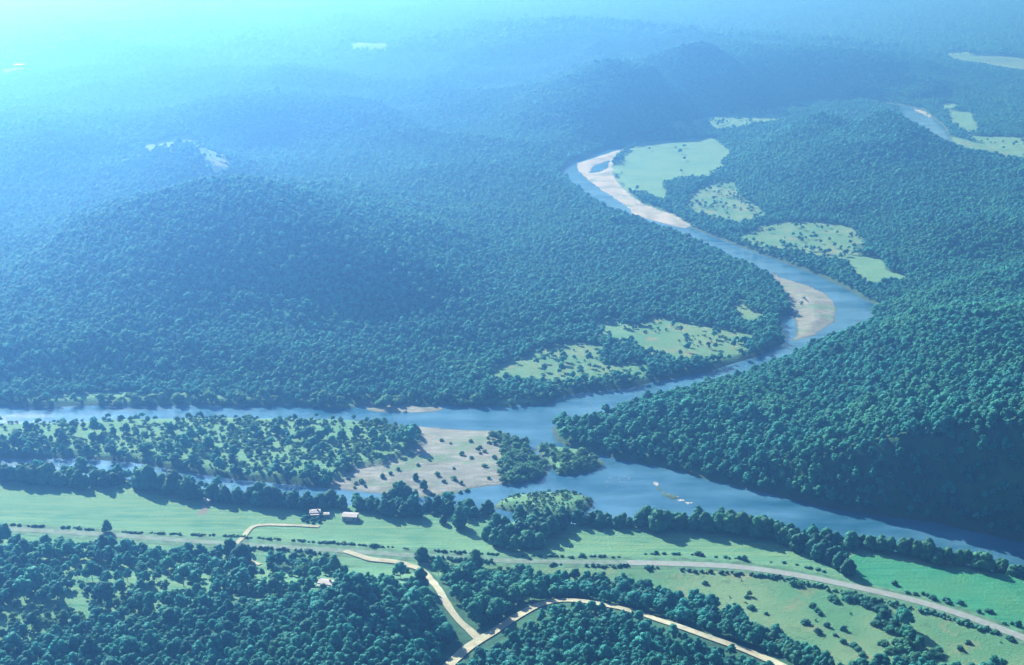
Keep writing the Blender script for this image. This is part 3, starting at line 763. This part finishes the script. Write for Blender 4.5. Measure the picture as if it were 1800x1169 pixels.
for k in range(54):
    q = P[int((k + .5) / 54 * len(P))] + np.array([random.uniform(-1, 2), random.uniform(-1.5, 6)])
    reg = "above the road's upper bend" if k < 18 else "above its middle stretch" if k < 36 else "above its lower right stretch"
    tree("riverbank_tree" if False else "roadside_tree", q[0], q[1], random.uniform(.5, .8), f"{ORD[k % 18]} tree from left in the dirt road's dark row, {reg}", "trees of the dark row above the dirt road")
# trees on the gravel bar
for px, py, s, lb in [(690,872,.8,"leftmost big tree at the lower edge of the gravel bar"), (703,868,1.0,"tallest tree at the lower edge of the gravel bar"), (716,872,.85,"right-hand big tree at the lower edge of the gravel bar"),
    (731,842,.5,"slim tree standing in the middle of the gravel bar"), (745,858,.6,"rounded small tree right of the big gravel bar trees"), (730,870,.55,"low tree on the bar's waterline right of the big trees"),
    (676,872,.55,"low tree on the bar's waterline left of the big trees")]:
    x, y = at_z(px, py, 2); tree("gravel_bar_tree", x, y, s, lb, None)
# bushes
def bushes(L, size, label, group, z=3.0, pool=None, jit=1.0):
    for px, py in L:
        x, y = drape(px, py) if z is None else at_z(px, py, z)
        bush(x + random.uniform(-jit, jit), y + random.uniform(-jit, jit), size * random.uniform(.7, 1.3), label, group, pool)
bushes([(778,846),(796,824),(810,800),(838,790),(845,786),(850,794),(842,798),(753,810),(774,775),(861,840),(633,846),(622,856),(612,840),(688,834),(640,853),(628,848),(792,866),(765,868),(780,867),(812,863),(824,861),(750,872),(758,868),(700,826),(672,840),(720,800),(790,780),(826,776),(770,836),(735,818),(852,820),(868,806),(812,848),(800,842),(830,806),(862,780),(858,770)],
       1.1, "low green bush growing out of the pale gravel bar", "bushes on the gravel bar", 1.5)
bushes([(1395,1029),(1407,1030),(1430,1066),(1436,1074),(1445,1081),(1410,1094),(1418,1097),(1238,1027),(1310,1050),(1291,1063),(1323,1069),(1171,1041),(1137,1000),(1370,1112),(1440,1112),(1470,1118),(1480,1128),(1455,1100),(1345,1080),(1502,1136),(1518,1150),(1510,1144),(1480,1105)],
       1.1, "dark bush dotted over the dry pasture below the highway", "bushes on the dry pasture", 4, BUSHD)
B3 = []
for cx, cy, n in [(1470,1056,5),(1488,1050,6),(1505,1054,6),(1522,1060,5),(1538,1064,4),(1550,1072,4),(1549,1084,5),(1568,1106,6),(1560,1100,4),(1552,1131,5),(1565,1144,5),(1587,1138,6),(1579,1130,4),(1616,1157,5),(1633,1152,5),(1650,1148,5),(1600,1160,5),(1540,1096,3)]:
    for k in range(n): B3.append((cx + random.uniform(-9, 9), cy + random.uniform(-5, 5)))
bushes(B3, 1.35, "dark thicket bush along the gully crossing the pasture at lower right", "bushes along the pasture gully", 4, BUSHD)
bushes([(1597,1043),(1606,1046),(1631,1050),(1640,1053),(1620,1047),(1669,1062),(1662,1058),(1689,1062),(1720,1076),(1742,1079),(1733,1077),(1767,1097),(1778,1099),(1792,1101),(1572,1030)], 1.0,
       "dark bush beside the highway at the edge of the deep green field", "bushes north of the highway", 4, BUSHD)
bushes([(1695,1095),(1702,1097),(1736,1109),(1748,1114),(1773,1126),(1782,1128),(1685,1139),(1640,1078),(1705,1130)], 1.0,
       "dark bush south of the highway at the lower right", "bushes south of the highway", 4, BUSHD)
bushes([(545,912),(550,917),(560,916),(566,911),(541,919),(536,912),(548,922),(563,921),(530,917),(538,906),(570,916)], .9,
       "garden bush around the cottage at the end of the farm track", "bushes round the cottage", 3, BUSHD)
bushes([(1226,975),(1230,977),(1152,973),(1301,984),(1306,986),(657,962),(660,960),(1026,980)], 1.0,
       "small dark bush standing along the fence line north of the highway", "bushes on the highway fence line", 4, BUSHD)
# hedgerows: one mesh each
def hedge(pts, label, n_per=.45, hh=1.4, wd=2.2, gap=.25, dark=True):
    P = resample(flat(pts, 4), 1.0); V, Fc = [], []; nv = 0; rg = np.random.default_rng(len(P))
    v0, f0 = ICO1
    gate = fbm(P[:, 0], P[:, 1], 18, 2, 77)
    for i, q in enumerate(P):
        if rg.random() > n_per or gate[i] < -gap: continue
        s = rg.uniform(.6, 1.3)
        x, y = q + rg.uniform(-wd / 2, wd / 2, 2); z = float(height(np.array([x]), np.array([y]))[0])
        V.append(v0 * (1 + .3 * rg.standard_normal((len(v0), 1))) * (1.3 * s, 1.3 * s, hh * .6 * s) + (x, y, z + hh * .35 * s)); Fc.append(f0 + nv); nv += len(v0)
    o = link("hedgerow", mesh_np("hedgerow", np.vstack(V), np.vstack(Fc), [M_LEAFB])); tag(o, label, "hedge")
hedge([(-60,922),(100,928),(204,936),(300,940),(407,944),(500,950),(600,957),(680,963),(760,970),(900,977),(1000,980),(1100,980)], "long thin hedge on the north side of the highway, left half", .5, 1.2, 1.6, .15)
hedge([(1120,976),(1160,974),(1225,977),(1301,984),(1400,994),(1450,1006)], "thin dark scrub line crossing the pale field right of the grove", .30, 1.0, 2.0, .3)
hedge([(434,965),(500,968),(560,975)], "short dark hedge below the highway beside the pale track", .8, 1.8, 2.0, .8)
hedge([(760,984),(800,986),(860,989)], "short dark hedge below the highway left of the dry pasture", .9, 2.4, 3.0, .8)
hedge([(960,996),(1100,998),(1130,1000),(1200,1004),(1330,1013),(1390,1022)], "dark hedge between the highway and the dry pasture", .6, 1.6, 4.0, .5)
hedge([(1330,1013),(1400,1023),(1460,1038),(1520,1052),(1600,1070),(1680,1092),(1740,1114)], "dark hedge under the highway's right-hand bend", .7, 1.8, 4.5, .35)

# nearest woodland: the trees that show largest, each its own object
x0 = jgrid(590, 705, 5.6, .37)
pr = forest_prob(x0[:, 0], x0[:, 1])
x0 = x0[RNG.random(len(x0)) < pr]
dep = x0[:, 1] * 1.0
order = np.argsort(x0[:, 1]); zz0 = height(x0[:, 0], x0[:, 1])
# keep those whose crown falls inside the frame
def project(x, y, z):
    dx, dy, dz = x, y, z - H
    f = dy * math.cos(PITCH) - dz * math.sin(PITCH); u = dy * math.sin(PITCH) + dz * math.cos(PITCH)
    return 900 + F * dx / f, 584.5 - F * u / f
nw = 0; WOOD_Y = 0
for i in order:
    x, y = x0[i]; px, py = project(x, y, zz0[i] + 8)
    if py > 1185 or px < -10 or px > 1810: continue
    if nw >= 290: break
    reg = ("wooded slope at the bottom left corner" if px < 260 else "wood along the bottom edge, left of centre" if px < 560 else "wood left of the dirt road fork" if px < 800 else
           "woodland strip between dirt road and pasture" if px < 1300 else "scattered trees at the bottom right")
    tree("woodland_tree", x, y, random.uniform(.52, .84), f"close-packed broadleaf tree of the {reg}", f"nearest trees of the {reg}", PROTOW)
    nw += 1; WOOD_Y = max(WOOD_Y, y)
WOODSET = x0
print("bank trees", count_bank, "woodland", nw, WOOD_Y)

# scattered woodland ----------------------------------------------------------------
PA = np.array(PLACED)
def far_from_placed(P):
    ok = np.ones(len(P), bool)
    near = P[:, 1] < 1150
    idx = np.nonzero(near)[0]
    for a in range(0, len(idx), 4000):
        j = idx[a:a + 4000]
        d = np.hypot(P[j, 0, None] - PA[None, :, 0], P[j, 1, None] - PA[None, :, 1]) - PA[None, :, 2]
        ok[j] = d.min(1) > 1.2
    return ok
def wood(name, y0, y1, sp, lib, nlib, s0, label):
    P = jgrid(y0, y1, sp, .46)
    P = P[RNG.random(len(P)) < forest_prob(P[:, 0], P[:, 1])]
    P = P[far_from_placed(P)]
    z = height(P[:, 0], P[:, 1])
    s = s0 * (1 + .16 * fbm(P[:, 0], P[:, 1], 60, 2, 80)) * RNG.lognormal(0, .27 if y0 < 1000 else .20, len(P))
    print(name, len(P)); return scatter(name, lib, nlib, P, z, s, label, "forest")
wood("foreground_forest", 560, 1000, 4.7, LIB_NEAR, 8, .64, "dense green woodland across the near valley, island and dark bluff foot")
SMALL = True
wood("knoll_forest", 560, 800, 3.9, LIB_NEAR, 8, .50, "small-crowned dense wood on the knoll inside the dirt road's bend")
SMALL = False
wood("hillside_forest", 1000, 2000, 4.1, LIB_MID, 8, .52, "blue-green forest covering the middle hills and river bends")
wood("distant_forest", 2000, 3600, 5.0, LIB_FAR, 6, .53, "hazy blue forest over the distant ridges")
wood("horizon_forest", 3600, 8500, 10, LIB_FAR, 6, 1.05, "palest forest fading into haze at the top")
# low scrub: on the island, islets, thin meadows
def scrubfield(name, polys, sp, prob, s0, label, z=2, clump=False):
    Ps = []
    for p in polys:
        a = p if isinstance(p, np.ndarray) else flat(p, z)
        x0, y0 = a.min(0); x1, y1 = a.max(0)
        gx, gy = np.meshgrid(np.arange(x0, x1, sp), np.arange(y0, y1, sp)); q = np.c_[gx.ravel(), gy.ravel()]; q = q + RNG.uniform(-.45, .45, q.shape) * sp
        s = poly_sdf(q[:, 0], q[:, 1], a)
        q = q[(s < -.5) & (RNG.random(len(q)) < prob * (3.2 * sstep(-.02, .34, fbm(q[:, 0], q[:, 1], 42, 3, 90)) if clump else (1 + 1.6 * fbm(q[:, 0], q[:, 1], 26, 3, 90))))]; Ps.append(q)
    P = np.vstack(Ps); wd = water_sdf(P[:, 0], P[:, 1]); P = P[wd > .8]
    rd = line_sdf(P[:, 0], P[:, 1], HWY, 11.0); P = P[rd > 0]
    for Q, w_ in ROADS: P = P[line_sdf(P[:, 0], P[:, 1], Q, w_) > 0]
    for fx, fy, fr in FOOTPRINTS: P = P[np.hypot(P[:, 0] - fx, P[:, 1] - fy) > fr]
    zz = height(P[:, 0], P[:, 1]); print(name, len(P))
    return scatter(name, LIB_SCRUB, 6, P, zz, s0 * RNG.lognormal(0, .3, len(P)), label, "scrub")
scrubfield("willow_thicket", [[(862,760),(895,763),(922,775),(948,800),(964,822),(955,842),(900,853),(882,850),(876,822),(884,802),(868,785)]], 3.4, .75, 1.0, "bright willow thicket on the right tip of the gravel bar")
scrubfield("islet_brush", [[(937,781),(985,787),(1000,795),(1000,832),(977,837),(966,820),(950,800)], [(990,805),(1020,798),(1045,803),(1058,815),(1040,826),(1000,826)], [(1000,826),(1060,818),(1071,817),(1042,831),(1005,836)]], 3.2, .55, .75, "low brush and mounded willows on the small pointed islet")
scrubfield("islet_brush", [[(875,893),(880,880),(905,871),(960,866),(1010,867),(1040,878),(1036,892),(1018,905),(985,914),(940,910),(900,902)]], 2.6, .55, .45, "low green brush on the long grassy islet", 1)
scrubfield("islet_brush", [ISL[2], ISL[5], flat([(640,724),(652,724),(652,728),(640,728)], 0), flat([(705,724),(740,724),(738,729),(705,729)], 0)], 3.2, .7, .6, "thin green brush strips on the far-bank sandbars")
scrubfield("island_scrub", [[(-100,740),(430,730),(745,758),(735,775),(600,836),(430,832),(200,804),(-100,795)], [(570,738),(700,748),(750,760),(735,766),(690,760),(600,748)]], 4.0, .42, .75, "bright scrub and saplings over the wooded river island")
scrubfield("bank_brush", [[(-60,704),(0,706),(340,700),(600,700),(850,700),(950,698),(1010,690),(1000,704),(960,712),(850,710),(540,710),(340,712),(0,711)]], 5.0, .8, 1.5, "pale brush fringe, coloured as if sunlit, along the far bank of the main channel", 3)  # lighter scrub foliage colour stands in for the sunlit bank tree row
scrubfield("meadow_scrub", [OPEN[i][0] for i in (5, 6, 7, 8, 9, 10)], 4.2, .34, .75, "scattered scrub and saplings in the foreground clearings", 6, True)
scrubfield("meadow_scrub", [OPEN[i][0] for i in (27, 28, 29, 31, 18, 17, 15, 13, 30)], 5.0, .11, .5, "scattered scrub over the overgrown meadows beside the tributary", 3, True)
scrubfield("bank_brush", [[(1475,950),(1560,962),(1620,975),(1700,992),(1830,1018),(1830,1026),(1700,1004),(1600,985),(1500,970)], [(-30,838),(100,842),(300,858),(500,884),(700,896),(860,905),(860,915),(700,905),(500,894),(300,868),(100,852),(-30,848)], [(1000,918),(1150,920),(1300,930),(1420,948),(1420,956),(1300,944),(1150,930),(1000,927)]], 3.6, .45, .62, "undergrowth below the trees of the near river bank", 3)
scrubfield("pasture_tussocks", [OPEN[2][0], OPEN[3][0]], 6.0, .035, .30, "tiny tussocks scattered on the dry pasture", 4)

# ------------------------------------------------------------------ white water
def foam(name, spots, label):
    V, Fc = [], []; nv = 0; rg = np.random.default_rng(5)
    for px, py, rx, ry, n in spots:
        cx, cy = at_z(px, py, .3)
        for k in range(n):
            x = cx + rg.normal(0, rx * .5); y = cy + rg.normal(0, ry * .5); s = rg.uniform(.25, .65) * (.5 if 'riffle' in name else 1); m = 7
            an = rg.uniform(0, 6.28); ring = [(x + math.cos(an + 6.283 * i / m) * s * 1.6 * rg.uniform(.6, 1.2), y + math.sin(an + 6.283 * i / m) * s * rg.uniform(.6, 1.2), .34 + rg.uniform(0, .02)) for i in range(m)]
            V += [(x, y, .34 + s * .18)] + ring; Fc += [(nv, nv + 1 + i, nv + 1 + (i + 1) % m) for i in range(m)]; nv += m + 1
    o = link(name, mesh_np(name, V, Fc, [M_FOAM])); tag(o, label, "white water", kind="stuff")
foam("rapids_foam", [(1153,850,1.6,2.4,20),(1184,873,2.6,1.4,14),(1198,879,2.8,1.3,14),(1210,884,2.8,1.2,14)], "bright broken water by the rock bar right of the islands")
foam("riffle_foam", [(1080,838,6,5,10),(1103,839,3,2,5),(1066,850,6,4,6),(1085,847,8,4,6)], "faint riffle of white flecks off the pointed islet")
foam("channel_glints", [(383,854,1.0,2.5,9),(397,857,2.0,1.5,6),(421,865,1.0,2.5,8),(440,862,1.4,5,6)], "white flecks in the narrow back channel behind bank trees")

# small white boat by the far bank
def boat(px, py):
    x, y = at_z(px, py, .3); root = empty("boat", (x, y, .3), R(4)); tag(root, "small white boat by the far bank near the left edge", "boat")
    st = [(-2.6, .0, .55), (-2.2, .55, .5), (-.8, .8, .42), (1.2, .8, .42), (2.6, .7, .45)]
    V, Fq = [], []
    for sx, hw_, hz in st:
        V += [(sx, -hw_, hz), (sx, -hw_ * .75, -.12), (sx, hw_ * .75, -.12), (sx, hw_, hz), (sx, hw_ * .88, hz), (sx, hw_ * .62, .02), (sx, -hw_ * .62, .02), (sx, -hw_ * .88, hz)]
    for i in range(len(st) - 1):
        for k in range(8): a = i * 8 + k; b = i * 8 + (k + 1) % 8; Fq.append((a, b, b + 8, a + 8))
    me = bpy.data.meshes.new("hull"); me.from_pydata(V, [], Fq + [(32, 33, 34, 35, 36, 37, 38, 39)]); me.materials.append(M_FOAM); link("hull", me, root)
    for sx in (-.9, .9):
        V, Q = [], []; addbox(V, Q, sx-.2, sx+.2, -.62, .62, .22, .28); me = bpy.data.meshes.new("seat"); me.from_pydata(V, [], Q); me.materials.append(M_PAINTW); link("seat", me, root)
boat(88, 721)

# ------------------------------------------------------------------ haze: one even body of air round everything
V, Q = boxarr(-15000, 15000, -2200, 22500, -9.0, 420.0)
me = bpy.data.meshes.new("haze"); me.from_pydata(V, [], Q)
hz = bpy.data.materials.new("haze"); hz.use_nodes = True; t = hz.node_tree
for n in list(t.nodes):
    if n.type == 'BSDF_PRINCIPLED': t.nodes.remove(n)
pv = t.nodes.new("ShaderNodeVolumePrincipled")
pv.inputs["Color"].default_value = (.105, .36, 1.0, 1); pv.inputs["Density"].default_value = 4.7e-4; pv.inputs["Anisotropy"].default_value = .82; pv.inputs["Absorption Color"].default_value = (.5, .5, 1, 1)
t.links.new(pv.outputs[0], t.nodes["Material Output"].inputs["Volume"])
me.materials.append(hz); o = link("haze", me); tag(o, kind="stuff")
